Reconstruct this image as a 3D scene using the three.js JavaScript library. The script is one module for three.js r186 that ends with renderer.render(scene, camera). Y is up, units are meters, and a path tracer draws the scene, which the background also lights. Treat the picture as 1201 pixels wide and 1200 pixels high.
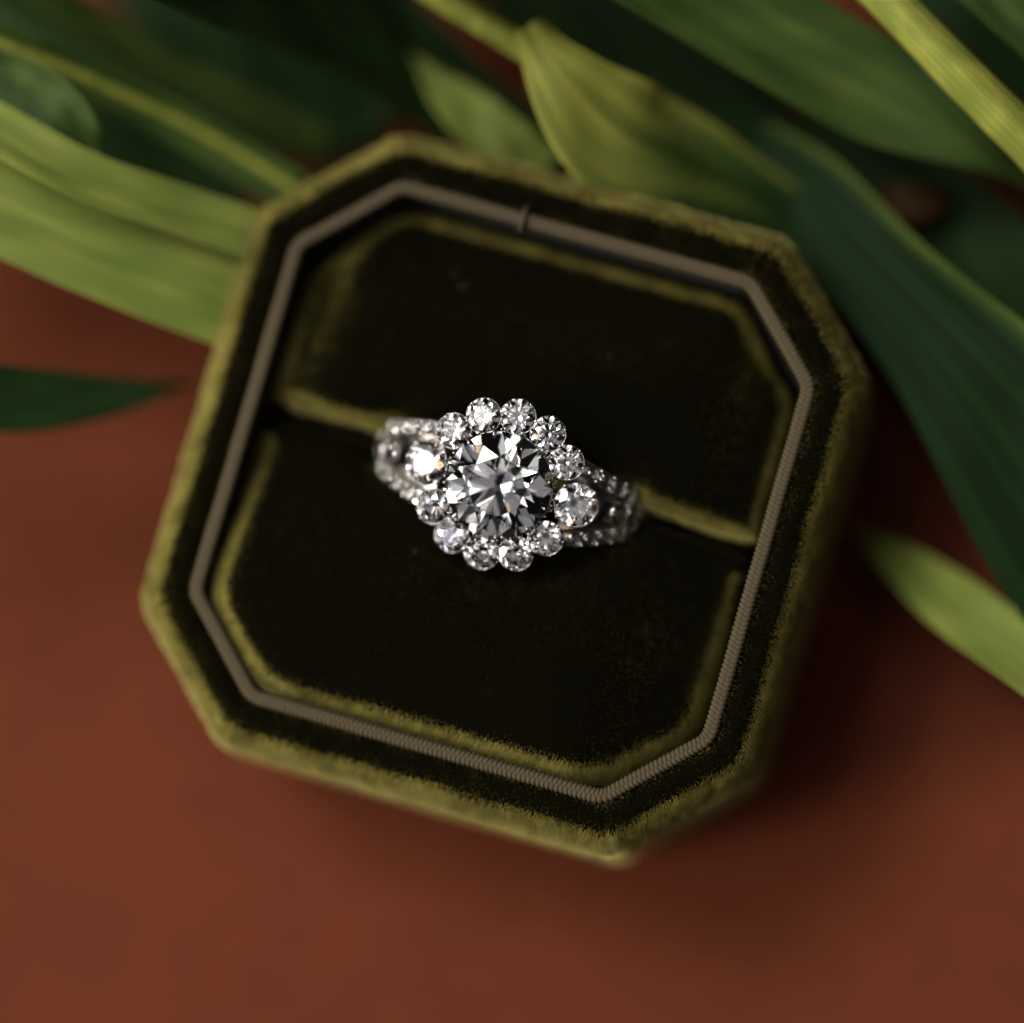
import * as THREE from 'three';
import { mergeGeometries } from 'three/addons/utils/BufferGeometryUtils.js';
import { ImprovedNoise } from 'three/addons/math/ImprovedNoise.js';
import { RectAreaLightUniformsLib } from 'three/addons/lights/RectAreaLightUniformsLib.js';

// ------------------------------------------------------------------ camera, light, exposure
const MM = 0.001, RAD = Math.PI / 180;
const scene = new THREE.Scene();
const TABLE_TO_CORD = 24;                                     // mm, height of the box rim above the table
const LEAN_RIGHT = 4.4 * RAD, LEAN_DOWN = 5.4 * RAD, DISTANCE = 340;
const camera = new THREE.PerspectiveCamera(2 * Math.atan(40.0 / DISTANCE) / RAD, 1024 / 1023, 0.01, 20);
camera.up.set(0, 0, -1);
const lookTo = new THREE.Vector3(1.0, TABLE_TO_CORD + 2.4, 2.0).multiplyScalar(MM);
const lookFrom = new THREE.Vector3(Math.tan(LEAN_RIGHT), 1, Math.tan(LEAN_DOWN)).normalize().multiplyScalar(DISTANCE * MM).add(lookTo);
camera.position.copy(lookFrom);
camera.lookAt(lookTo);
camera.updateMatrixWorld(true);
camera.focus = (DISTANCE - 0.7) * MM;
camera.userData.fStop = 3.5;

scene.background = new THREE.Color(0.004, 0.004, 0.004);      // the dim room

RectAreaLightUniformsLib.init();
function areaLight(name, color, intensity, w, h, from, to) {
  const l = new THREE.RectAreaLight(color, intensity, w, h);
  l.name = name; l.position.set(...from); l.lookAt(...to); scene.add(l);
  return l;
}
areaLight('window_daylight', new THREE.Color(1.0, 0.95, 0.86), 18.5, 0.25, 0.25, [-0.37, 0.73, -0.28], [0, 0.02, 0]);
areaLight('side_window', new THREE.Color(1.0, 0.92, 0.78), 42.0, 0.18, 0.16, [-0.63, 0.24, 0.19], [0, 0.02, 0]);
areaLight('stone_glint_panel', new THREE.Color(1.0, 0.97, 0.92), 7.0, 0.16, 0.16, [-0.58, 0.62, 0.07], [0, 0.02, 0]);  // added light, set where the left side stone mirrors it white
areaLight('overhead_fill', new THREE.Color(1.0, 0.98, 0.98), 0.8, 0.9, 0.9, [-0.36, 0.9, -0.33], [0, 0.02, 0]);  // unseen panel added to give the diamond facets grey tones
areaLight('facet_fill', new THREE.Color(1.0, 0.95, 0.95), 0.30, 0.62, 0.62, [0.24, 0.93, 0.34], [0, 0.02, 0]);  // second added panel, lifts the facets that face away from the window
// invented small lights, placed only to glint in the stones: [azimuth, elevation, warm (1) to cool (-1)]
for (const [az, el, tint] of [[200, 58, 0], [150, 70, 0], [105, 62, -1], [115, 70, 0], [215, 60, 0], [340, 62, 1], [178, 50, 0], [225, 52, -1], [165, 62, 0], [130, 64, 0], [190, 72, 0], [120, 56, 0], [170, 76, 0], [155, 50, 0], [205, 50, 1], [140, 54, 0], [95, 56, 0], [185, 64, -1]]) {
  const a = az * RAD, e = el * RAD, d = 0.85;
  areaLight('glint_light', new THREE.Color(1, tint > 0 ? 0.6 : tint < 0 ? 0.92 : 0.95, tint > 0 ? 0.28 : tint < 0 ? 1.15 : 0.90), 30, 0.04, 0.04, [d * Math.cos(e) * Math.cos(a), d * Math.sin(e), -d * Math.cos(e) * Math.sin(a)], [0, 0.026, 0]);
}

const renderer = new THREE.WebGLRenderer({ antialias: true });
renderer.toneMapping = THREE.LinearToneMapping;
renderer.toneMappingExposure = 0.95;
renderer.shadowMap.enabled = true;
renderer.setSize(1024, 1023);

// ------------------------------------------------------------------ helpers
function rng(seed) { let s = seed | 0; return () => { s = (s + 0x6d2b79f5) | 0; let t = Math.imul(s ^ (s >>> 15), 1 | s); t = (t + Math.imul(t ^ (t >>> 7), 61 | t)) ^ t; return ((t ^ (t >>> 14)) >>> 0) / 4294967296; }; }
const perlin = new ImprovedNoise();
const noise = (x, y, z = 0) => perlin.noise(x, y, z);
const smooth = (a, b, x) => { const t = Math.min(1, Math.max(0, (x - a) / (b - a))); return t * t * (3 - 2 * t); };
const lerp = (a, b, t) => a + (b - a) * t;
const V = (x, y, z) => new THREE.Vector3(x, y, z);

// name counters: the first of a kind keeps the plain name, repeats take _001, _002 ...
const taken = new Map();
function numbered(name) { const n = taken.get(name) ?? 0; taken.set(name, n + 1); return n ? name + '_' + String(n).padStart(3, '0') : name; }
function part(name, geometry, material, parent) {
  const m = new THREE.Mesh(geometry, material); m.name = numbered(name); m.castShadow = m.receiveShadow = true; parent.add(m); return m;
}
function thing(name, label, category, group) {
  const g = new THREE.Group(); g.name = numbered(name); g.userData = { label, category }; if (group) g.userData.group = group; scene.add(g); return g;
}
function geo(positions, index, uvs) {
  const g = new THREE.BufferGeometry();
  g.setAttribute('position', new THREE.Float32BufferAttribute(positions, 3));
  if (uvs) g.setAttribute('uv', new THREE.Float32BufferAttribute(uvs, 2));
  if (index) g.setIndex(index);
  return g;
}
function gridIndex(rows, cols, closeCols) {                   // vertex (r, c) = r * cols + c
  const ix = [], n = closeCols ? cols : cols - 1;
  for (let r = 0; r < rows - 1; r++) for (let c = 0; c < n; c++) {
    const a = r * cols + c, b = r * cols + (c + 1) % cols, d = a + cols, e = b + cols;
    ix.push(a, d, b, b, d, e);
  }
  return ix;
}
// a photograph pixel and a height above the table (mm) to a point on that level (mm)
const camDir = V(0, 0, 0);
function place(px, py, h) {
  camDir.set((px / 1201) * 2 - 1, 1 - (py / 1200) * 2, 0.5).unproject(camera).sub(camera.position);
  const t = (h * MM - camera.position.y) / camDir.y;
  return V(camera.position.x + camDir.x * t, h * MM, camera.position.z + camDir.z * t).divideScalar(MM);
}
camera.updateProjectionMatrix();

// ------------------------------------------------------------------ materials
function texture(w, h, f, srgb) {
  const d = new Uint8Array(w * h * 4);
  for (let y = 0; y < h; y++) for (let x = 0; x < w; x++) { const c = f(x / w, y / h); for (let k = 0; k < 3; k++) d[(y * w + x) * 4 + k] = Math.max(0, Math.min(255, c[k] * 255)); d[(y * w + x) * 4 + 3] = 255; }
  const t = new THREE.DataTexture(d, w, h); t.wrapS = t.wrapT = THREE.RepeatWrapping; t.magFilter = THREE.LinearFilter; t.minFilter = THREE.LinearFilter;
  if (srgb) t.colorSpace = THREE.SRGBColorSpace; t.needsUpdate = true; return t;
}
const pileSheen = { roughness: 1, specularIntensity: 0, sheen: 1, sheenColor: new THREE.Color(2.0, 1.80, 0.64), sheenRoughness: 0.72, side: THREE.DoubleSide };
const velvet = [
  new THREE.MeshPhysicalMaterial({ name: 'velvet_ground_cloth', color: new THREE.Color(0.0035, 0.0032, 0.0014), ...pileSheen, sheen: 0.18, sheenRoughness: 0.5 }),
  new THREE.MeshPhysicalMaterial({ name: 'olive_velvet_pile', color: 0xffffff, vertexColors: true, ...pileSheen }),
];
const lining = new THREE.MeshStandardMaterial({ color: new THREE.Color(0.012, 0.011, 0.006), roughness: 1 });
const cordMaterial = new THREE.MeshPhysicalMaterial({ color: new THREE.Color(0.08, 0.064, 0.037), roughness: 0.85, specularIntensity: 0.3 });
const metal = new THREE.MeshPhysicalMaterial({ color: new THREE.Color(0.72, 0.71, 0.69), metalness: 1, roughness: 0.16 });
const diamond = new THREE.MeshPhysicalMaterial({ color: 0xffffff, transmission: 1, thickness: 0.004, ior: 2.417, roughness: 0, specularIntensity: 1 });

// ------------------------------------------------------------------ table
{
  const r = rng(5), N = 512;
  const grainMap = texture(N, N, (u, v) => {
    const a = noise(u * 8, v * 8, 1.3) * 0.5 + noise(u * 40, v * 40, 7.7) * 0.5 + (r() - 0.5) * 0.3;
    const k = 1 + a * 0.10; return [0.385 * k, 0.19 * k, 0.118 * k];
  }, true);
  const bump = texture(N, N, (u, v) => { const a = 0.5 + noise(u * 60, v * 60, 3) * 0.3 + (r() - 0.5) * 0.2; return [a, a, a]; });
  for (const t of [grainMap, bump]) t.repeat.set(16, 16);
  const m = new THREE.MeshPhysicalMaterial({ map: grainMap, bumpMap: bump, bumpScale: 0.00006, roughness: 0.7, specularIntensity: 0.12 });
  m.name = 'terracotta_leather';
  const g = new THREE.BoxGeometry(1.6, 0.03, 1.6); g.translate(0, -0.015, 0);
  const t = new THREE.Mesh(g, m); t.name = 'table'; t.receiveShadow = t.castShadow = true; t.userData = { kind: 'structure', label: 'smooth terracotta brown table surface under the ring box' };
  scene.add(t);
}

// ------------------------------------------------------------------ ring box
const HALF = 21.1, CUT = 6.7;                                 // cord octagon: half width and chamfer leg, mm
function octagon(off) {                                       // corners of the octagon moved out by off, counter-clockwise seen from above in (x, -z)
  const h = HALF + off, c = CUT + off * (2 - Math.SQRT2);
  const k = h - c;
  return [[h, -k], [h, k], [k, h], [-k, h], [-h, k], [-h, -k], [-k, -h], [k, -h]];
}
// closed outline with rounded corners: [x, z, nx, nz, s]
function outline(off, radius, perEdge, perCorner) {
  const p = octagon(off), n = p.length, out = [];
  for (let i = 0; i < n; i++) {
    const a = p[(i + n - 1) % n], b = p[i], c = p[(i + 1) % n];
    const la = Math.hypot(a[0] - b[0], a[1] - b[1]), lc = Math.hypot(c[0] - b[0], c[1] - b[1]);
    const ua = [(a[0] - b[0]) / la, (a[1] - b[1]) / la], uc = [(c[0] - b[0]) / lc, (c[1] - b[1]) / lc];
    const r = typeof radius === 'function' ? radius(i) : radius, t = Math.min(r * Math.tan(22.5 * RAD), 0.49 * Math.min(la, lc));
    const rr = t / Math.tan(22.5 * RAD), bis = [ua[0] + uc[0], ua[1] + uc[1]], bl = Math.hypot(...bis), k = rr / Math.cos(22.5 * RAD) / bl;
    const ctr = [b[0] + bis[0] * k, b[1] + bis[1] * k];
    const s = [b[0] + ua[0] * t - ctr[0], b[1] + ua[1] * t - ctr[1]], a0 = Math.atan2(s[1], s[0]);
    for (let j = 0; j <= perCorner; j++) { const an = a0 + 45 * RAD * (j / perCorner); out.push([ctr[0] + rr * Math.cos(an), ctr[1] + rr * Math.sin(an), Math.cos(an), Math.sin(an)]); }
    // straight run to the next corner
    const nr = typeof radius === 'function' ? radius((i + 1) % n) : radius, nt = Math.min(nr * Math.tan(22.5 * RAD), 0.49 * lc);
    const from = [b[0] + uc[0] * t, b[1] + uc[1] * t], to = [c[0] - uc[0] * nt, c[1] - uc[1] * nt], nn = [uc[1], -uc[0]];
    for (let j = 1; j < perEdge; j++) { const f = j / perEdge; out.push([lerp(from[0], to[0], f), lerp(from[1], to[1], f), nn[0], nn[1]]); }
  }
  return out;
}
// velvet: a fabric skin with its pile of separate fibres, one geometry
function withPile(g, opt) {
  const r = rng(opt.seed), pos = g.attributes.position, nor = g.attributes.normal, ix = g.index.array, tri = ix.length / 3;
  const acc = new Float64Array(tri), A = V(), B = V(), C = V(), N = V(), D = V(), S = V(), P = V(), T = V();
  let total = 0;
  for (let t = 0; t < tri; t++) {
    A.fromBufferAttribute(pos, ix[t * 3]); B.fromBufferAttribute(pos, ix[t * 3 + 1]); C.fromBufferAttribute(pos, ix[t * 3 + 2]);
    const mid = (A.y + B.y + C.y) / 3, x = B.clone().sub(A).cross(T.copy(C).sub(A)).length() / 2;
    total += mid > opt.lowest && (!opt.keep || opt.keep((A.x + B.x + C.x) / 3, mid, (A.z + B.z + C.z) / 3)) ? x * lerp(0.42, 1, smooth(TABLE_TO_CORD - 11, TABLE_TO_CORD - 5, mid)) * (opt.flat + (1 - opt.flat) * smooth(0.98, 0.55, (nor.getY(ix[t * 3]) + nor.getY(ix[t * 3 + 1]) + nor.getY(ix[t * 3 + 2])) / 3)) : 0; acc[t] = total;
  }
  const count = Math.min(opt.most, Math.round(total * opt.perMM2));
  const nv = pos.count, p = new Float32Array((nv + count * 3) * 3), n = new Float32Array(p.length), c = new Float32Array(p.length), index = new Uint32Array(ix.length + count * 3);
  p.set(pos.array); n.set(nor.array); index.set(ix);
  const tone = (k, f, x, y, z) => { c[k] = opt.color[0] * f * x; c[k + 1] = opt.color[1] * f * y; c[k + 2] = opt.color[2] * f * z; };
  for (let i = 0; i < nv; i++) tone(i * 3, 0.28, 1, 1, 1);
  for (let i = 0; i < count; i++) {
    const want = r() * total; let lo = 0, hi = tri - 1;
    while (lo < hi) { const m = (lo + hi) >> 1; if (acc[m] < want) lo = m + 1; else hi = m; }
    let u = r(), v = r(); if (u + v > 1) { u = 1 - u; v = 1 - v; }
    const w = 1 - u - v, [ia, ib, ic] = [ix[lo * 3], ix[lo * 3 + 1], ix[lo * 3 + 2]];
    P.set(0, 0, 0).addScaledVector(A.fromBufferAttribute(pos, ia), w).addScaledVector(B.fromBufferAttribute(pos, ib), u).addScaledVector(C.fromBufferAttribute(pos, ic), v);
    N.set(0, 0, 0).addScaledVector(A.fromBufferAttribute(nor, ia), w).addScaledVector(B.fromBufferAttribute(nor, ib), u).addScaledVector(C.fromBufferAttribute(nor, ic), v).normalize();
    // tufts lean together: slow noise bends the pile, each fibre strays a little
    const k = opt.tuft ?? 0.16, f = 0.55;
    D.copy(N).add(T.set(noise(P.x * f, P.y * f, P.z * f + 11) * k + (r() - 0.5) * opt.stray, (r() - 0.5) * opt.stray * 0.6, noise(P.x * f + 31, P.y * f, P.z * f) * k + (r() - 0.5) * opt.stray));
    { const nap = lerp(0.05 + 0.2 * Math.max(0, noise(P.x * 0.28 + 7, P.z * 0.28, 4)), 0.5, smooth(0.02, 0.3, 1 - N.y)); D.x -= 0.25 * nap; D.z += 0.95 * nap; }     // the nap is brushed towards the front left of the box
    D.normalize();
    S.set(r() - 0.5, r() - 0.5, r() - 0.5).cross(D).normalize();
    T.copy(S).cross(D); if (T.y + 0.3 * T.dot(N) < 0) S.negate();       // front faces look up and outwards
    const L = opt.length * lerp(1, 0.5, smooth(0.75, 0.97, N.y)) * (0.72 + 0.4 * r() + 0.35 * noise(P.x * 1.1, P.y * 1.1, P.z * 1.1)), h = opt.width / 2;
    const o = (nv + i * 3) * 3;
    p[o] = P.x - S.x * h; p[o + 1] = P.y - S.y * h; p[o + 2] = P.z - S.z * h;
    p[o + 3] = P.x + S.x * h; p[o + 4] = P.y + S.y * h; p[o + 5] = P.z + S.z * h;
    p[o + 6] = P.x + D.x * L; p[o + 7] = P.y + D.y * L; p[o + 8] = P.z + D.z * L;
    T.copy(S).cross(D).normalize();
    { const edge = 1 - Math.max(0, N.y); T.multiplyScalar(lerp(0.03, 0.14, smooth(0.03, 0.3, edge))).addScaledVector(N, 0.25).addScaledVector(D, 0.75).normalize(); }
    const f2 = lerp(1, 0.3, smooth(0.8, 0.97, N.y)) * (0.7 + 0.5 * r() + 0.55 * noise(P.x * 0.45, P.y * 0.45 + 5, P.z * 0.45) + 0.3 * noise(P.x * 1.3, P.y * 1.3 + 5, P.z * 1.3)), wr = 1 + 0.12 * (r() - 0.5);  // pile painted darker where the cloth lies flat, so tops read unlit
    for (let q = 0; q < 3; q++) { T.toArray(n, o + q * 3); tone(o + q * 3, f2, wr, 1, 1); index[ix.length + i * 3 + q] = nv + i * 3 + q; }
  }
  const out = new THREE.BufferGeometry();
  out.setAttribute('position', new THREE.BufferAttribute(p, 3)); out.setAttribute('normal', new THREE.BufferAttribute(n, 3)); out.setAttribute('color', new THREE.BufferAttribute(c, 3));
  out.setIndex(new THREE.BufferAttribute(index, 1));
  out.addGroup(0, ix.length, 0); out.addGroup(ix.length, count * 3, 1);
  return out;
}
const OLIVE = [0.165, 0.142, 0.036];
const box = thing('ring_box', 'open octagonal olive velvet ring box holding the diamond ring on the brown table', 'ring box');
box.rotation.y = -16.2 * RAD;
{
  // outer shell: profile (offset outwards from the cord line, height from the cord) swept round the octagon
  const prof = [[-0.35, -6], [-0.35, -3], [-0.3, -1], [-0.15, -0.5], [0.3, -0.45], [0.75, -0.15], [1.25, 0.0], [1.85, 0.02], [2.5, -0.16], [3.05, -0.55], [3.5, -1.1], [3.82, -1.8], [4.03, -2.6], [4.12, -3.5], [4.14, -5.0], [4.12, -7], [4.05, -11], [3.9, -16], [3.7, -21], [3.3, -23.6], [2.8, -24]];
  const PE = 40, PC = 8, pts = [];
  let cols = 0;
  prof.forEach(([s, y], row) => {
    const o = outline(s, 1.6 + 0.1 * Math.max(0, s), PE, PC); cols = o.length;
    o.forEach(([x, z, nx, nz], i) => {
      const soft = smooth(0.4, 1.6, s) * smooth(-24, -18, y);
      // the cloth is pulled unevenly over the card, with a tuck at each corner
      const w = soft * (0.16 * noise(x * 0.22, z * 0.22, y * 0.15) + 0.07 * noise(x * 0.8, z * 0.8, y * 0.5 + 9));
      const cornerAt = i % (PE + PC), tuck = soft * 0.22 * Math.exp(-(((cornerAt - PC * 0.5) / 1.6) ** 2));
      const lift = soft * 0.10 * Math.exp(-(((cornerAt - PC * 0.5) / 9) ** 2));
      pts.push(x + nx * (w - tuck * 0.4), TABLE_TO_CORD + y + lift - tuck * 0.5 + w * 0.4, z + nz * (w - tuck * 0.4));
    });
  });
  const g = geo(pts, gridIndex(prof.length, cols, true)); g.computeVertexNormals();
  // the sweep runs inside to outside; make normals point out of the cloth
  const probe = V().fromBufferAttribute(g.attributes.normal, 7 * cols + 20);
  if (probe.y < 0) { const a = g.index.array; for (let i = 0; i < a.length; i += 3) { const t = a[i]; a[i] = a[i + 1]; a[i + 1] = t; } g.computeVertexNormals(); }
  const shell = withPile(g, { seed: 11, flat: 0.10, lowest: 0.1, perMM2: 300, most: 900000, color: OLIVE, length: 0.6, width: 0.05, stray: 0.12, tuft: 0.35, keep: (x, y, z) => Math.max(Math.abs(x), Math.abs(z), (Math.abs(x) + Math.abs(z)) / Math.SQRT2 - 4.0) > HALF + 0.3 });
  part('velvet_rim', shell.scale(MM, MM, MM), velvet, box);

  // card tray that the cushions sit in
  const tp = [], trayProf = [[-0.36, -1.2], [-0.36, -22.0]]; let tc = 0;
  for (const [s, y] of trayProf) { const o = outline(s, 0.8, 8, 4); tc = o.length; for (const [x, z] of o) tp.push(x, TABLE_TO_CORD + y, z); }
  const ti = gridIndex(2, tc, true), ctr = tp.length / 3; tp.push(0, TABLE_TO_CORD - 22, 0);
  for (let i = 0; i < tc; i++) ti.push(tc + i, ctr, tc + (i + 1) % tc);
  const tg = geo(tp, ti); tg.computeVertexNormals();
  const tm = lining.clone(); tm.side = THREE.DoubleSide;
  part('lining', tg.scale(MM, MM, MM), tm, box);

  // two cushions with the ring slot between them
  const SLOT = -1.75;
  function cushion(upper, seed) {
    // outline of the whole pad, rounded, cut at the slot line
    const big = outline(-1.1, (i) => (upper ? 3.5 : 6.0), 60, 16).map(([x, z]) => [x, z + 0.25]);
    const slotZ = (x) => SLOT + (upper ? -0.5 : 0.9) + (upper ? -1 : 1) * (upper ? 0.3 : 0.75) * Math.exp(-((x / 8.5) ** 2)) + 0.012 * x + 0.12 * Math.sin(x * 0.35 + 1);
    let loop = [];
    for (const [x, z] of big) { const e = slotZ(x); if (upper ? z < e : z > e) loop.push([x, z]); }
    // order so that the gap of the loop falls at the slot
    let far = 0, fd = 0; for (let i = 0; i < loop.length; i++) { const a = loop[i], b = loop[(i + 1) % loop.length], d = Math.hypot(a[0] - b[0], a[1] - b[1]); if (d > fd) { fd = d; far = i; } }
    loop = [...loop.slice(far + 1), ...loop.slice(0, far + 1)];
    const a = loop[loop.length - 1], b = loop[0], n = 110;
    for (let i = 1; i < n; i++) { const x = lerp(a[0], b[0], i / n), ends = 0.35 * (Math.exp(-(((i) / 3) ** 2)) + Math.exp(-(((n - i) / 3) ** 2))) * (upper ? -1 : 1); loop.push([x, slotZ(x) + ends]); }
    const m = loop.length, c = [0, upper ? -11 : 9.5];
    const dist = (x, z) => { let best = 1e9; for (let i = 0; i < m; i++) { const [x0, z0] = loop[i], [x1, z1] = loop[(i + 1) % m], dx = x1 - x0, dz = z1 - z0, t = Math.max(0, Math.min(1, ((x - x0) * dx + (z - z0) * dz) / (dx * dx + dz * dz + 1e-9))); best = Math.min(best, Math.hypot(x - x0 - dx * t, z - z0 - dz * t)); } return best; };
    const top = TABLE_TO_CORD + (upper ? -4.0 : -2.0);
    const ts = [1, 1, 1, 0.998, 0.992, 0.982, 0.968, 0.95, 0.93, 0.905, 0.875, 0.84, 0.79, 0.72, 0.64, 0.55, 0.45, 0.34, 0.22, 0.1, 0.01];
    const pts = [];
    ts.forEach((t, row) => {
      for (const [x0, z0] of loop) {
        const x = c[0] + (x0 - c[0]) * t, z = c[1] + (z0 - c[1]) * t, d = t >= 1 ? 0 : dist(x, z);
        let y = top;
        const atSlot = smooth(2.2, 0.8, Math.abs(z - slotZ(x))), R = upper ? 1.5 : lerp(2.3, 0.7, atSlot);
        y += upper ? 3.2 * smooth(-21, -4, z) : 2.7 * smooth(1, 17, z) - 2.2 * smooth(9, 19, x); y -= (upper ? 1.5 : 0.5 * smooth(10, 2, z)) * smooth(-15, -19.5, x); if (upper) y -= 1.6 * smooth(13, 19, x);
        if (d < R) y -= R * (1 - Math.sqrt(Math.max(0, 1 - (1 - d / R) ** 2)));
        y += 0.5 * smooth(0, 14, d) + 0.18 * noise(x * 0.16, z * 0.16, seed) * smooth(0, 3, d);
        const pinch = Math.exp(-(((z - SLOT) / 3.2) ** 2)) * (Math.exp(-(((x - 9.2) / 2.2) ** 2)) + Math.exp(-(((x + 9.2) / 2.2) ** 2)) + 0.5 * Math.exp(-((x / 7) ** 2)));
        y -= 0.5 * Math.exp(-((Math.hypot(x, z + 0.5) / 7.5) ** 4));
        y -= (upper ? 1.2 : 2.0) * pinch + (upper ? 0 : 1.1) * smooth(2.2, 0, z - SLOT);
        if (row === 0) y -= 15; else if (row === 1) y -= 2.0;
        pts.push(x, y, z);
      }
    });
    const ix = gridIndex(ts.length, m, true), g = geo(pts, ix); g.computeVertexNormals();
    const probe = V().fromBufferAttribute(g.attributes.normal, 14 * m + 3);
    if (probe.y < 0) { const q = g.index.array; for (let i = 0; i < q.length; i += 3) { const t = q[i]; q[i] = q[i + 1]; q[i + 1] = t; } g.computeVertexNormals(); }
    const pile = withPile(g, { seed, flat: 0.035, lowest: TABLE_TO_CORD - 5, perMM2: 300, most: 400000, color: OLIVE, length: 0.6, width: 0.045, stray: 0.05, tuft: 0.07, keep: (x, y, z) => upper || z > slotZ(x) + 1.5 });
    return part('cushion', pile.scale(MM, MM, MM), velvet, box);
  }
  cushion(true, 21).userData.label = 'upper half of the dark velvet cushion above the slot';
  cushion(false, 22).userData.label = 'lower half of the dark velvet cushion below the slot';

  // a little lint caught in the velvet
  {
    const r = rng(404), bits = [];
    for (let i = 0; i < 9; i++) {
      const x = (r() - 0.5) * 36, z = r() < 0.5 ? -4 - r() * 12 : 5 + r() * 11, y = TABLE_TO_CORD - 0.75 - 0.08 * Math.max(0, -4 - z), a = r() * 6.28, l = 0.10 + 0.25 * r() * r(), bend = (r() - 0.5) * 0.3;
      const c = new THREE.CatmullRomCurve3([V(x - l * Math.cos(a), y, z - l * Math.sin(a)), V(x + bend * l * Math.sin(a), y + 0.1, z - bend * l * Math.cos(a)), V(x + l * Math.cos(a), y, z + l * Math.sin(a))]);
      bits.push(new THREE.TubeGeometry(c, 8, 0.022 + 0.02 * r(), 5));
    }
    const m = new THREE.MeshStandardMaterial({ name: 'grey_lint', color: new THREE.Color(0.07, 0.066, 0.05), roughness: 1 });
    part('lint', mergeGeometries(bits).scale(MM, MM, MM), m, box).userData.kind = 'stuff';
  }
  // ribbed silk cord round the mouth
  const path = outline(0, 2.0, 120, 24).map(([x, z, nx, nz]) => [x, z, nx, nz]);
  path.push(path[0]);
  const cum = [0]; for (let i = 1; i < path.length; i++) cum.push(cum[i - 1] + Math.hypot(path[i][0] - path[i - 1][0], path[i][1] - path[i - 1][1]));
  const total = cum[cum.length - 1], ribs = Math.round(total / 0.38), perRib = 8, rows = ribs * perRib, around = 18, cp = [];
  let seg = 0;
  for (let i = 0; i < rows; i++) {
    const s = (i / rows) * total; while (cum[seg + 1] < s) seg++;
    const f = (s - cum[seg]) / Math.max(1e-9, cum[seg + 1] - cum[seg]), P = path[seg], Q = path[seg + 1];
    const x = lerp(P[0], Q[0], f), z = lerp(P[1], Q[1], f); let nx = lerp(P[2], Q[2], f), nz = lerp(P[3], Q[3], f); const l = Math.hypot(nx, nz); nx /= l; nz /= l;
    const wob = 0.06 * noise(s * 0.13, 4.2, 0), wy = 0.05 * noise(s * 0.17, 9.1, 0), size = 1 + 0.05 * noise(s * 0.5, 1.7, 0) + 0.03 * noise(s * 2.3, 6, 1);
    for (let k = 0; k < around; k++) {
      const ph = (k / around) * 2 * Math.PI, up = Math.atan2(Math.cos(ph), Math.sin(ph));      // 0 on top
      const wave = Math.abs(Math.sin((Math.PI * ribs * i) / rows + 0.55 * Math.abs(up) + (up > 0 ? Math.PI / 2 : 0))), rad = size * (0.42 + 0.155 * Math.sqrt(wave) - 0.15 * Math.exp(-((up / 0.28) ** 2)));
      cp.push(x + nx * (rad * 1.08 * Math.cos(ph) + wob), TABLE_TO_CORD - 0.1 + rad * 0.95 * Math.sin(ph) + wy, z + nz * (rad * 1.08 * Math.cos(ph) + wob));
    }
  }
  const ci = gridIndex(rows, around, true);
  for (let k = 0; k < around; k++) { const a = (rows - 1) * around + k, b = (rows - 1) * around + (k + 1) % around, d = k, e = (k + 1) % around; ci.push(a, d, b, b, d, e); }
  const cg = geo(cp, ci); cg.computeVertexNormals();
  part('cord_trim', cg.scale(MM, MM, MM), cordMaterial, box);
  // the cord's bound end
  const bind = new THREE.TorusGeometry(0.86, 0.17, 10, 28); bind.rotateY(Math.PI / 2); bind.scale(1, 1, 1.08); bind.translate(-5.2 + 0.9, TABLE_TO_CORD - 0.1, -HALF);
  part('cord_binding', bind.scale(MM, MM, MM), cordMaterial, box);
}

// ------------------------------------------------------------------ diamond ring
// brilliant cut, girdle radius 1, girdle top at y = 0
function brilliant(n = 8) {
  const rt = 0.56, hc = 0.30, hp = 0.86, gt = 0.035, rs = 0.79, rl = 0.26, st = (2 * Math.PI) / n, hf = st / 2, ch = Math.cos(hf);
  const at = (r, a, y) => [r * Math.cos(a), y, r * Math.sin(a)], tri = [];
  const t = (...v) => tri.push(...v.flat());
  const ys = hc * (1 - rs * ch) / (1 - rt), yl = -gt - hp * (1 - rl * ch);
  const top = [0, hc, 0], culet = [0, -gt - hp, 0];
  for (let k = 0; k < n; k++) {
    const a = k * st, T0 = at(rt, a, hc), T1 = at(rt, a + st, hc), S = at(rs, a + hf, ys), Sp = at(rs, a - hf, ys);
    const G0 = at(1, a, 0), Gh = at(1, a + hf, 0.004), G1 = at(1, a + st, 0);
    const B0 = at(1, a, -gt), Bh = at(1, a + hf, -gt), B1 = at(1, a + st, -gt), L = at(rl, a + hf, yl), Lp = at(rl, a - hf, yl);
    t(top, T1, T0); t(T0, T1, S);
    t(T0, S, G0); t(T0, G0, Sp);
    t(S, Gh, G0); t(S, G1, Gh);
    t(G0, Gh, Bh); t(G0, Bh, B0); t(Gh, G1, B1); t(Gh, B1, Bh);
    t(B0, Bh, L); t(Bh, B1, L);
    t(B0, L, culet); t(B0, culet, Lp);
  }
  // wind every face outwards
  const A = V(), B = V(), C = V(), N = V();
  for (let i = 0; i < tri.length; i += 9) {
    A.fromArray(tri, i); B.fromArray(tri, i + 3); C.fromArray(tri, i + 6); N.copy(B).sub(A).cross(V().copy(C).sub(A));
    const m = V().add(A).add(B).add(C).divideScalar(3).sub(V(0, -0.1, 0));
    if (N.dot(m) < 0) { B.toArray(tri, i + 6); C.toArray(tri, i + 3); }
  }
  const g = geo(tri); g.computeVertexNormals(); return g;                            // unshared corners: flat facets
}
const RING_DEPTH = 21.6;                                      // girdle of the big stone above the foot of the ring, mm
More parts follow.
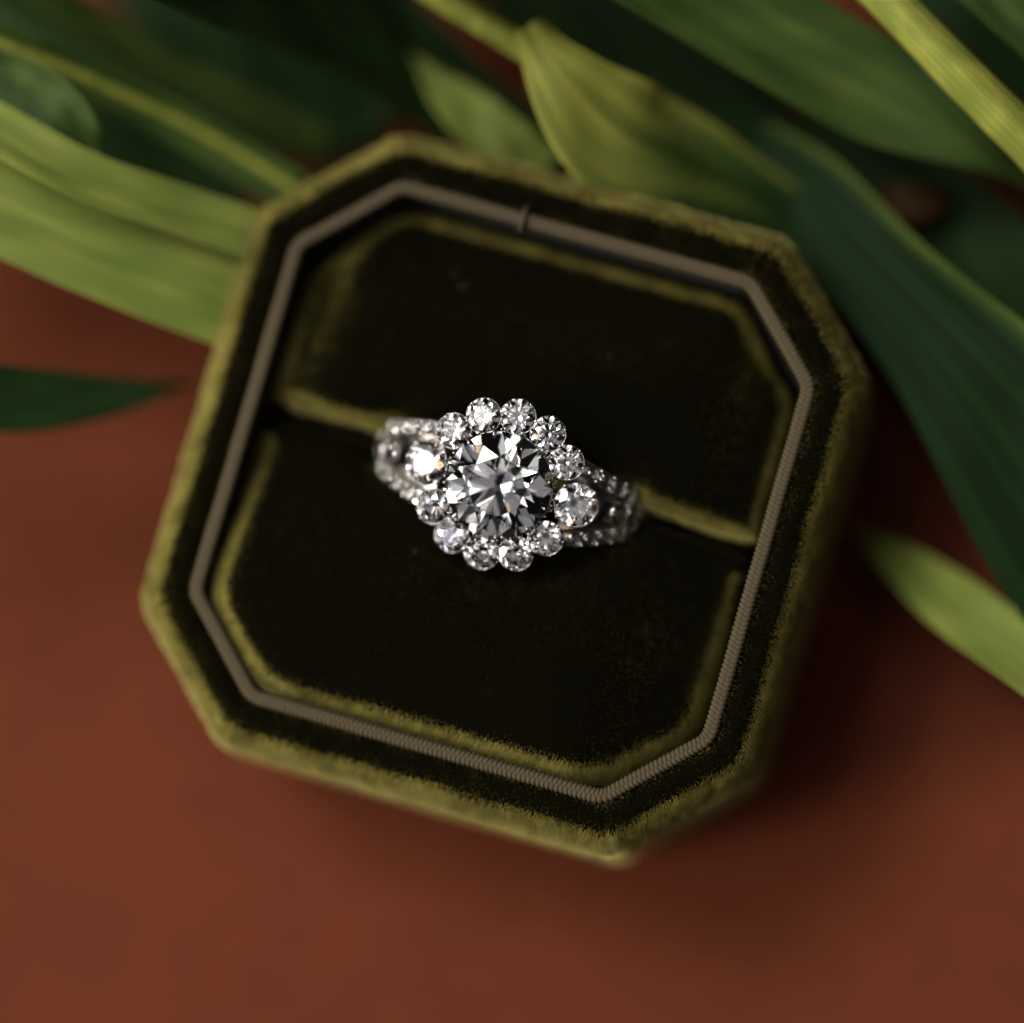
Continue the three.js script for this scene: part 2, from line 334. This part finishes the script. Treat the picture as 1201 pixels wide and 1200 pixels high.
const ring = thing('diamond_ring', 'silver ring with large round diamond in a scalloped diamond halo, in the cushion slot', 'ring');
{
  const lean = 11 * RAD, yaw = -16.2 * RAD;
  const q = new THREE.Quaternion().setFromEuler(new THREE.Euler(lean, 0, 0)).premultiply(new THREE.Quaternion().setFromEuler(new THREE.Euler(0, yaw, 0)));
  ring.quaternion.copy(q);
  const head = V(0, TABLE_TO_CORD + 3.0, 0);
  ring.position.copy(head.sub(V(0, RING_DEPTH, 0).applyQuaternion(q))).multiplyScalar(MM);
  const cut = brilliant(8);
  const r = rng(77);
  const metalParts = [];
  const M4 = (p, dir, spin, s) => {                            // a stone or its cup: up axis dir, at p (mm, from the big stone's girdle)
    const qq = new THREE.Quaternion().setFromUnitVectors(V(0, 1, 0), dir.clone().normalize()).multiply(new THREE.Quaternion().setFromAxisAngle(V(0, 1, 0), spin));
    return new THREE.Matrix4().compose(V(p.x, p.y + RING_DEPTH, p.z), qq, V(s, s, s));
  };
  function stone(name, p, dir, radius) {
    const g = cut.clone().applyMatrix4(M4(p, dir, r() * 6.28, radius)).scale(MM, MM, MM);
    return part(name, g, diamond, ring);
  }
  const cupLine = (R) => [[0.30 * R, -0.98 * R], [0.62 * R, -0.66 * R], [0.99 * R + 0.01, -0.20 * R], [1.0 * R + 0.02, 0.0], [1.0 * R + 0.02, 0.03], [1.0 * R + 0.05, 0.03], [1.0 * R + 0.07, -0.05], [0.9 * R + 0.08, -0.55 * R], [0.55 * R, -1.05 * R], [0.30 * R, -0.98 * R]].map(([a, b]) => new THREE.Vector2(a, b));
  const cup = (p, dir, R, seg = 28) => { const g = new THREE.LatheGeometry(cupLine(R), seg); g.applyMatrix4(M4(p, dir, 0, 1)); return g; };
  const bead = (p, dir, rad) => { const g = new THREE.SphereGeometry(rad, 8, 6); g.scale(1, 0.8, 1); g.applyMatrix4(M4(p, dir, 0, 1)); return g; };
  const around = (p, dir, R, n, phase, rad, up = 0.06) => {    // n beads gripping a stone's edge
    const e1 = V(dir.y, -dir.x, 0.01).normalize().cross(dir).normalize(), e2 = dir.clone().cross(e1).normalize(), out = [];
    for (let i = 0; i < n; i++) { const a = phase + (i / n) * 2 * Math.PI; out.push(bead(p.clone().addScaledVector(e1, R * Math.cos(a)).addScaledVector(e2, R * Math.sin(a)).addScaledVector(dir, up), dir, rad)); }
    return out;
  };
  const plain = (list) => mergeGeometries(list.map((g) => { const k = g.index ? g.toNonIndexed() : g; for (const a of Object.keys(k.attributes)) if (a !== 'position' && a !== 'normal') k.deleteAttribute(a); return k; })).scale(MM, MM, MM);

  // the big stone, its claws and its basket
  const UP = V(0, 1, 0), O = V(0, 0, 0), R0 = 4.25;
  part('center_diamond', cut.clone().applyMatrix4(M4(O, UP, 0.2, R0)).scale(MM, MM, MM), diamond, ring);
  for (let i = 0; i < 12; i++) {
    const a = (i + 0.35) * 30 * RAD, c = Math.cos(a), s = Math.sin(a), at = (rr, y) => V(rr * c, y + RING_DEPTH, rr * s);
    const curve = new THREE.CatmullRomCurve3([at(2.2, -4.2), at(3.7, -1.9), at(4.45, -0.5), at(4.47, 0.1), at(4.25, 0.3), at(4.05, 0.38)]);
    const g = new THREE.TubeGeometry(curve, 22, 0.12, 8); const tip = new THREE.SphereGeometry(0.13, 8, 6); tip.translate(...at(4.05, 0.38));
    part('prong', plain([g, tip]), metal, ring);
  }
  const basket = [];
  for (const [y, rr, w] of [[-1.3, 4.1, 0.12], [-2.6, 3.3, 0.22], [-4.0, 2.3, 0.28]]) { const g = new THREE.TorusGeometry(rr, w, 8, 64); g.rotateX(Math.PI / 2); g.translate(0, y + RING_DEPTH, 0); basket.push(g); }
  for (let i = 0; i < 56; i++) { const a = (i / 56) * 2 * Math.PI; basket.push(bead(V(4.38 * Math.cos(a), -0.5, 4.38 * Math.sin(a)), UP, 0.10)); }
  part('basket', plain(basket), metal, ring);

  // ten halo stones in scalloped cups
  const halo = [];
  for (const side of [-1, 1]) for (const deg of [34, 61.8, 90, 118.2, 146]) {
    const a = side * deg * RAD, rr = 5.54, p = V(rr * Math.cos(a), -0.7, rr * Math.sin(a)), dir = V(Math.cos(a) * 0.20, 1, Math.sin(a) * 0.20).normalize();
    stone('halo_diamond', p, dir, 1.38);
    halo.push(cup(p, dir, 1.38), ...around(p, dir, 1.38, 6, a, 0.11));
  }
  part('halo_setting', plain(halo), metal, ring);

  // shoulders: a round stone on each side, then three rows of small stones running down into the slot
  const CY = -11.4, RB = 9.9;
  for (const side of [-1, 1]) {
    const dir = V(side * 0.3, 1, 0).normalize(), p = V(side * 6.12, -1.45, 0);
    stone('side_diamond', p, dir, 1.74);
    part('side_setting', plain([cup(p, dir, 1.74), ...around(p, dir, 1.74, 4, 0.8, 0.2)]), metal, ring);
    // the wall under the three rows
    {
      const rows = 30, cols = 13, pw = (v) => Math.sign(v) * Math.abs(v) ** (2 / 2.7), sheet = [[], []];
      for (const [k, f] of [[0, 0.985], [1, 0.94]]) for (let i = 0; i < rows; i++) {
        const an = lerp(Math.asin((5.2 / 10.6) ** 1.35), 96 * RAD, i / (rows - 1)), z = lerp(3.6, 1.15, smooth(-0.35, 0.9, (an - 15 * RAD) / (75 * RAD)));
        for (let c = 0; c < cols; c++) sheet[k].push(side * 10.6 * f * pw(Math.sin(an)), CY + 9.6 * f * pw(Math.cos(an)) - 0.25 * Math.cos(an) + RING_DEPTH, z * ((c / (cols - 1)) * 2 - 1));
      }
      const n = rows * cols, g0 = gridIndex(rows, cols, false), ix = [...g0]; for (let i = 0; i < g0.length; i += 3) ix.push(n + g0[i], n + g0[i + 2], n + g0[i + 1]);
      const g = geo([...sheet[0], ...sheet[1]], ix); g.computeVertexNormals();
      part('shoulder', g.scale(MM, MM, MM), metal, ring);
    }
    for (const row of [-1, 0, 1]) {
      // centre line: angle from the top of the hoop
      const p = 2.7, th0 = Math.asin(((row ? 5.5 : 7.9) / 10.6) ** (p / 2)), th1 = 96 * RAD, line = [], pw = (v) => Math.sign(v) * Math.abs(v) ** (2 / p);
      for (let i = 0; i <= 40; i++) {
        const t = i / 40, an = lerp(th0, th1, t), spread = row ? smooth(-0.35, 0.9, (an - 15 * RAD) / (75 * RAD)) : 0;
        line.push(V(side * 10.6 * pw(Math.sin(an)), CY + (row ? 9.75 : 10.3) * pw(Math.cos(an)), row * lerp(3.75, 1.2, spread)));
      }
      const curve = new THREE.CatmullRomCurve3(line), len = curve.getLength(), w = row ? 0.70 : 0.95, th = 0.75, pts = [], rows = 60, ar = 16;
      const out = V(), tan = V(), lat = V();
      const frame = (t) => { const c = curve.getPointAt(t); tan.copy(curve.getTangentAt(t)); out.set(c.x, c.y - CY, 0).normalize(); out.addScaledVector(tan, -out.dot(tan)).normalize(); lat.copy(tan).cross(out).normalize(); return c; };
      for (let i = 0; i < rows; i++) {
        const c = frame(i / (rows - 1));
        for (let k = 0; k < ar; k++) { const ph = (k / ar) * 2 * Math.PI, cx = Math.sign(Math.cos(ph)) * Math.abs(Math.cos(ph)) ** 0.5, cy = Math.sign(Math.sin(ph)) * Math.abs(Math.sin(ph)) ** 0.5; const v = c.clone().addScaledVector(lat, cx * w).addScaledVector(out, cy * th); pts.push(v.x, v.y + RING_DEPTH, v.z); }
      }
      const g = geo(pts, gridIndex(rows, ar, true)); g.computeVertexNormals();
      const bits = [g], R = row ? 0.55 : 0.82, step = R * 2 + 0.1, n = Math.floor((len - 0.4) / step);
      for (let i = 0; i < n; i++) {
        const t = (0.35 + (i + 0.5) * step) / len; if (t > 0.97) break;
        const c = frame(t), d = out.clone(), at = c.clone().addScaledVector(d, th + 0.10);
        stone('pave_diamond', at, d, R);
        for (const [u, v] of [[1, 1], [1, -1]]) bits.push(bead(at.clone().addScaledVector(tan, u * step * 0.5).addScaledVector(lat, v * R * 0.85).addScaledVector(d, 0.03), d, 0.15));
        bits.push(cup(at, d, R * 0.98, 16));
      }
      part('shank_row', plain(bits), metal, ring);
    }
  }
  // the plain lower hoop hidden in the slot
  const hoop = [], HR = 70, HA = 14;
  for (let i = 0; i < HR; i++) {
    const an = lerp(96, 264, i / (HR - 1)) * RAD, o = [Math.sin(an), Math.cos(an)];
    for (let k = 0; k < HA; k++) { const ph = (k / HA) * 2 * Math.PI, rr = RB + 0.65 * Math.sin(ph); hoop.push(o[0] * rr * 1.07, CY + o[1] * rr + RING_DEPTH, 1.65 * Math.cos(ph)); }
  }
  const hg = geo(hoop, gridIndex(HR, HA, true)); hg.computeVertexNormals();
  part('hoop', hg.scale(MM, MM, MM), metal, ring);
}

// ------------------------------------------------------------------ leaves and stems
function leafMaterial(name, base, vein, seed, rough = 0.5, along, spec = 0.2) {
  const r = rng(seed), stripe = Array.from({ length: 257 }, () => r());
  const map = texture(256, 512, (u, v) => {
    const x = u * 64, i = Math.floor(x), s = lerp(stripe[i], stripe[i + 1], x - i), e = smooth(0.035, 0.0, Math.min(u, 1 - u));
    const k = Math.min(1, Math.max(0, 0.30 + 0.6 * (s - 0.5) + 0.5 * noise(u * 5, v * 9, seed) + 0.25 * noise(u * 30, v * 14, seed + 3) + 0.5 * e + 0.3 * Math.exp(-(((u - 0.5) / 0.02) ** 2))));  // paler blade edges (e) paint light coming through the thin leaf
    const g = along ? smooth(along[1], along[2], v + 0.1 * noise(u * 4, v * 6, seed + 9)) * (1 - 0.85 * smooth(0.16, 0.02, u)) : 0;  // one edge stays bright as a painted lit strip, the rest darkens
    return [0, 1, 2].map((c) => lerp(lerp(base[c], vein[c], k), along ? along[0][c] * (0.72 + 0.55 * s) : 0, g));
  }, true);
  const bump = texture(256, 128, (u, v) => { const x = u * 40 + 0.8 * noise(u * 6, v * 3, seed), i = Math.floor(x), a = lerp(stripe[i + 60], stripe[i + 61], smooth(0, 1, x - i)) + 0.25 * noise(u * 90, v * 5, seed); return [a, a, a]; });
  const m = new THREE.MeshPhysicalMaterial({ map, bumpMap: bump, bumpScale: 0.00004, roughness: rough, specularIntensity: spec, side: THREE.DoubleSide });
  m.name = name; return m;
}
const GREEN = {
  yellow: leafMaterial('yellow_green_leaf', [0.44, 0.48, 0.20], [0.62, 0.62, 0.28], 3),
  bright: leafMaterial('bright_green_leaf', [0.38, 0.45, 0.20], [0.56, 0.58, 0.28], 4),
  mid: leafMaterial('mid_green_leaf', [0.17, 0.25, 0.11], [0.31, 0.37, 0.16], 6),
  tip: leafMaterial('leaf_with_yellowed_tip_painted_lit_edge', [0.40, 0.43, 0.18], [0.62, 0.60, 0.27], 12, 0.5, [[0.11, 0.19, 0.08], 0.12, 0.46]),  // yellowed tip, plus a lit strip painted along the upper edge
  litEdge: leafMaterial('deep_green_leaf_with_painted_lit_edge', [0.25, 0.32, 0.13], [0.38, 0.43, 0.18], 14, 0.6, [[0.085, 0.165, 0.07], -0.3, -0.1], 0.12),  // bright strip on one edge is light painted into the colour
  brown: leafMaterial('withered_brown_leaf', [0.22, 0.15, 0.085], [0.30, 0.21, 0.11], 16),
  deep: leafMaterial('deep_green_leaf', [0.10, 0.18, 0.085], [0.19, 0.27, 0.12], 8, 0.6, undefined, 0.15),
};
// spine: [px, py, height] points; width(t) half width in mm; roll(t) tilt of the blade round its spine in degrees; cup: how far the edges rise
function leaf(o) {
  const t = thing('leaf', o.label, 'leaf', 'green leaves lying behind the ring box');
  const curve = new THREE.CatmullRomCurve3(o.spine.map((p) => place(...p)), false, 'centripetal');
  const rows = 72, cols = 25, top = [], uv = [], thick = 0.35, tan = V(), side = V(), up = V();
  const sheet = [[], []];
  for (let i = 0; i < rows; i++) {
    const s = i / (rows - 1), c = curve.getPointAt(s); tan.copy(curve.getTangentAt(s));
    side.set(-tan.z, 0, tan.x).normalize(); side.applyAxisAngle(tan, (o.roll?.(s) ?? 0) * RAD); up.copy(side).cross(tan).normalize(); if (up.y < 0) up.negate();
    const w = Math.max(0.02, o.width(s));
    for (let j = 0; j < cols; j++) {
      const x = (j / (cols - 1)) * 2 - 1, e = Math.min(1, (1 - Math.abs(x)) * 8);
      const lift = w * (o.cup ?? 0.2) * x * x + (o.fold ?? 0) * w * Math.abs(x) + (o.wave ?? 0.5) * noise(s * 5 + (o.seed ?? 0), x * 1.3, 2);
      const v = c.clone().addScaledVector(side, x * w).addScaledVector(up, lift);
      const h = (thick / 2) * (0.25 + 0.75 * e);
      sheet[0].push(v.clone().addScaledVector(up, h)); sheet[1].push(v.clone().addScaledVector(up, -h));
      uv.push(j / (cols - 1), s * curve.getLength() / 60);
    }
  }
  const pos = [...sheet[0], ...sheet[1]].flatMap((v) => [Math.max(-400, v.x), Math.max(0.15, v.y), v.z]), n = rows * cols, ix = [];
  const g0 = gridIndex(rows, cols, false);
  for (let i = 0; i < g0.length; i += 3) { ix.push(g0[i], g0[i + 1], g0[i + 2], n + g0[i], n + g0[i + 2], n + g0[i + 1]); }
  for (let i = 0; i < rows - 1; i++) for (const j of [0, cols - 1]) { const a = i * cols + j, b = a + cols; ix.push(a, b, n + a, b, n + b, n + a); }
  for (const i of [0, rows - 1]) for (let j = 0; j < cols - 1; j++) { const a = i * cols + j, b = a + 1; ix.push(a, n + a, b, b, n + a, n + b); }
  const g = geo(pos, ix, [...uv, ...uv]); g.computeVertexNormals();
  part('blade', g.scale(MM, MM, MM), o.material, t);
  if (o.rib) {
    const rc = new THREE.CatmullRomCurve3(Array.from({ length: 20 }, (_, i) => { const s = i / 19, p = curve.getPointAt(s); p.y += 0.3; return p; }));
    part('midrib', new THREE.TubeGeometry(rc, 60, o.rib, 8).scale(MM, MM, MM), GREEN.yellow, t);
  }
  return t;
}
function stem(label, pts, r0, r1, material) {
  const t = thing('stem', label, 'stem', 'stems lying behind the ring box');
  const c = new THREE.CatmullRomCurve3(pts.map((p) => place(...p)), false, 'centripetal'), rows = 60, ar = 16, pos = [], uv = [];
  for (let i = 0; i < rows; i++) {
    const s = i / (rows - 1), p = c.getPointAt(s), tan = c.getTangentAt(s), side = V(-tan.z, 0, tan.x).normalize(), up = side.clone().cross(tan).normalize(), R = lerp(r0, r1, s) * (1 + 0.05 * noise(s * 9, 3, 1));
    for (let k = 0; k < ar; k++) { const a = (k / ar) * 2 * Math.PI, v = p.clone().addScaledVector(side, R * Math.cos(a)).addScaledVector(up, R * Math.sin(a)); pos.push(v.x, Math.max(0.1, v.y), v.z); uv.push(k / ar, s * 1.5); }
  }
  const ix = gridIndex(rows, ar, true);
  for (const i of [0, rows - 1]) { const ctr = pos.length / 3, p = c.getPointAt(i ? 1 : 0); pos.push(p.x, p.y, p.z); uv.push(0.5, 0); for (let k = 0; k < ar; k++) ix.push(i * ar + k, ctr, i * ar + (k + 1) % ar); }
  const g = geo(pos, ix, uv); g.computeVertexNormals();
  part('stalk', g.scale(MM, MM, MM), material, t);
}
const blade = (w, a = 0.25, b = 0.25) => (s) => w * Math.pow(smooth(0, a, s), 0.6) * Math.pow(smooth(0, b, 1 - s), 0.6);
const grow = (w0, w1, b) => (s) => lerp(w0, w1, s) * Math.pow(smooth(0, b, 1 - s), 0.6);

leaf({ label: 'broad bright green leaf reaching from the left edge to the box, lowest of its stack', spine: [[-260, 120, 28], [-190, 158, 27], [-20, 225, 25], [130, 292, 23], [279, 348, 20]], width: (s) => 4.5 + 3.5 * smooth(0.36, 0.0, s), cup: 0.12, roll: (s) => -10, material: GREEN.bright, seed: 1 });  // left end widened out of view to shade the table
leaf({ label: 'narrow light green leaf lying on the broad one at the left edge', spine: [[-190, 60, 27], [-10, 152, 27], [100, 212, 26], [230, 256, 23], [306, 282, 21]], width: () => 2.1, cup: 0.35, roll: () => -20, material: GREEN.bright, seed: 2 });
leaf({ label: 'dull green leaf with a pale midrib running to the upper left corner of the box', spine: [[-160, -30, 26], [0, 50, 24], [110, 95, 22], [230, 152, 19], [350, 224, 17]], width: () => 1.9, cup: 0.35, roll: () => 25, rib: 0.4, material: GREEN.mid, seed: 3 });
leaf({ label: 'curled pale green leaf end between the left leaves', spine: [[-30, 70, 25], [40, 105, 26], [85, 140, 26], [130, 205, 23]], width: blade(2.2, 0.3, 0.5), cup: 0.3, roll: () => 15, material: GREEN.mid, seed: 4 });
leaf({ label: 'green leaf crossing the top left corner of the picture', spine: [[-90, -80, 26], [40, -5, 23], [150, 55, 19], [280, 118, 15], [385, 168, 11]], width: (s) => 2.0 - 0.8 * s, cup: 0.3, roll: () => 15, material: GREEN.mid, seed: 5 });
leaf({ label: 'deep green leaf at the top behind the upper corner of the box', spine: [[545, 160, 8], [470, 90, 13], [340, -20, 22], [200, -130, 32], [0, -240, 42], [-150, -320, 48]], width: (s) => lerp(2.2, 8.5, smooth(0.05, 0.6, s)), cup: 0.15, material: GREEN.deep, seed: 6 });  // high unseen tail added to shadow the table at the top left
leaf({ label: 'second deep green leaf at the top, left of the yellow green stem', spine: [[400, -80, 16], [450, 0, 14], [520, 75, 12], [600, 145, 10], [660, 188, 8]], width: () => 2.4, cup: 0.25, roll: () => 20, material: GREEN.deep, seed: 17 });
leaf({ label: 'short light green leaf just above the top edge of the box', spine: [[480, 60, 15], [530, 115, 16], [585, 165, 16], [640, 206, 14]], width: (s) => 2.3 * Math.pow(smooth(0, 0.6, s), 0.6), cup: 0.25, roll: () => -10, material: GREEN.bright, seed: 7 });
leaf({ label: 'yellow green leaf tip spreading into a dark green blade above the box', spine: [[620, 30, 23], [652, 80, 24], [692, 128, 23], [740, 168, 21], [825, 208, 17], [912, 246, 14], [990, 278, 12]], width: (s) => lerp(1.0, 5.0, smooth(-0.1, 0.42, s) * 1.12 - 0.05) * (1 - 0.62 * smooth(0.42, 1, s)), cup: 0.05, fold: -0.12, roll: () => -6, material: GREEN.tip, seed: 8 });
leaf({ label: 'long dark green leaf with a painted lit edge passing right of the box', spine: [[880, 165, 12], [1000, 290, 15], [1110, 405, 17], [1215, 530, 17], [1330, 690, 16]], width: (s) => lerp(4.2, 8.5, smooth(0.3, 0.9, s)) * Math.pow(smooth(-0.12, 0.2, s), 0.6), cup: 0.15, roll: () => 10, material: GREEN.litEdge, seed: 9 });
leaf({ label: 'mid green leaf tapering down through the top right, left of the thick stem', spine: [[1210, 215, 14], [1140, 172, 17], [1040, 115, 18], [930, 52, 20], [800, -25, 23], [690, -90, 28], [560, -180, 37], [380, -265, 45], [100, -310, 49], [-250, -350, 52]], width: (s) => lerp(0.6, 4.3, smooth(0, 0.15, s)) + 5 * smooth(0.38, 0.55, s), cup: 0.15, material: GREEN.mid, seed: 10 });  // broad tail out of view is added only to throw shade
leaf({ label: 'green leaf cut off by the top right corner of the picture', spine: [[1040, -140, 22], [1130, -60, 21], [1215, 15, 20], [1320, 110, 19]], width: () => 3.3, cup: 0.15, material: GREEN.mid, seed: 11 });
leaf({ label: 'very dark leaf in shade at the right edge under the long leaf', spine: [[930, 130, 5], [1040, 215, 6], [1150, 310, 6], [1300, 440, 5]], width: blade(5.0, 0.3, 0.1), cup: 0.15, material: GREEN.deep, seed: 12 });  // leaf enlarged so its dark colour covers table lying in shade
leaf({ label: 'pale green leaf coming out of the box shadow at the right edge', spine: [[990, 615, 4], [1070, 672, 9], [1150, 735, 14], [1240, 800, 17], [1330, 860, 18]], width: blade(2.7, 0.5, 0.02), cup: 0.25, roll: () => -12, material: GREEN.bright, seed: 13 });
leaf({ label: 'slim dark green leaf pointing at the left side of the box', spine: [[-420, 330, 46], [-280, 390, 38], [-140, 440, 28], [0, 468, 22], [90, 468, 19], [180, 458, 16], [230, 449, 14]], width: (s) => 2.7 * Math.pow(smooth(0, 0.34, 1 - s), 0.55) + 5.5 * smooth(0.5, 0.2, s), cup: 0.15, material: GREEN.deep, seed: 14 });  // wide raised outer end, unseen, is added to cast shade
leaf({ label: 'added dark leaf standing in for shade at the top left', spine: [[-120, 0, 5], [80, 90, 5], [220, 160, 4], [335, 222, 4]], width: (s) => 6 * Math.pow(smooth(0, 0.2, 1 - s), 0.6), cup: 0.05, material: GREEN.deep, seed: 15 });  // dark sheet added where there is only shade between the leaves
leaf({ label: 'added dark leaf covering a shaded gap behind the top left corner of the box', spine: [[140, -110, 6], [250, -10, 7], [350, 70, 6], [455, 148, 5]], width: (s) => 6.5 * Math.pow(smooth(0, 0.1, 1 - s), 0.5), cup: 0.05, material: GREEN.deep, seed: 18 });  // added blade, its dark colour replaces shadow on the table
leaf({ label: 'added dark leaf filling the shaded gap right of the slim stem at the top', spine: [[540, -120, 9], [640, -20, 9], [730, 45, 8], [840, 110, 7], [960, 190, 5]], width: (s) => 5.0 * Math.pow(smooth(0, 0.3, 1 - s), 0.7), cup: 0.1, material: GREEN.deep, seed: 19 });  // added to hide lit table where the gap should be in shadow
leaf({ label: 'added dark leaf standing in for shade under the thick stem at the top right', spine: [[980, -110, 8], [1080, -10, 8], [1180, 95, 8], [1290, 220, 6]], width: () => 3.6, cup: 0.1, material: GREEN.deep, seed: 21 });  // dark blade added in place of the shadow beside the stem
leaf({ label: 'small withered brown leaf end in the shade near the right edge', spine: [[1005, 232, 6], [1045, 240, 9], [1085, 236, 9], [1125, 222, 6]], width: blade(1.5, 0.5, 0.5), cup: 0.3, material: GREEN.brown, seed: 20 });
stem('yellow green stem entering at the top and ending at the yellow green leaf tip', [[430, -60, 22], [520, -2, 22], [580, 35, 22], [645, 75, 21]], 1.1, 1.1, GREEN.yellow);
stem('thick yellow green stem slanting across the top right corner', [[950, -90, 23], [1042, 0, 24], [1125, 85, 24], [1205, 165, 23], [1300, 260, 20]], 1.6, 2.0, GREEN.yellow);

renderer.render(scene, camera);
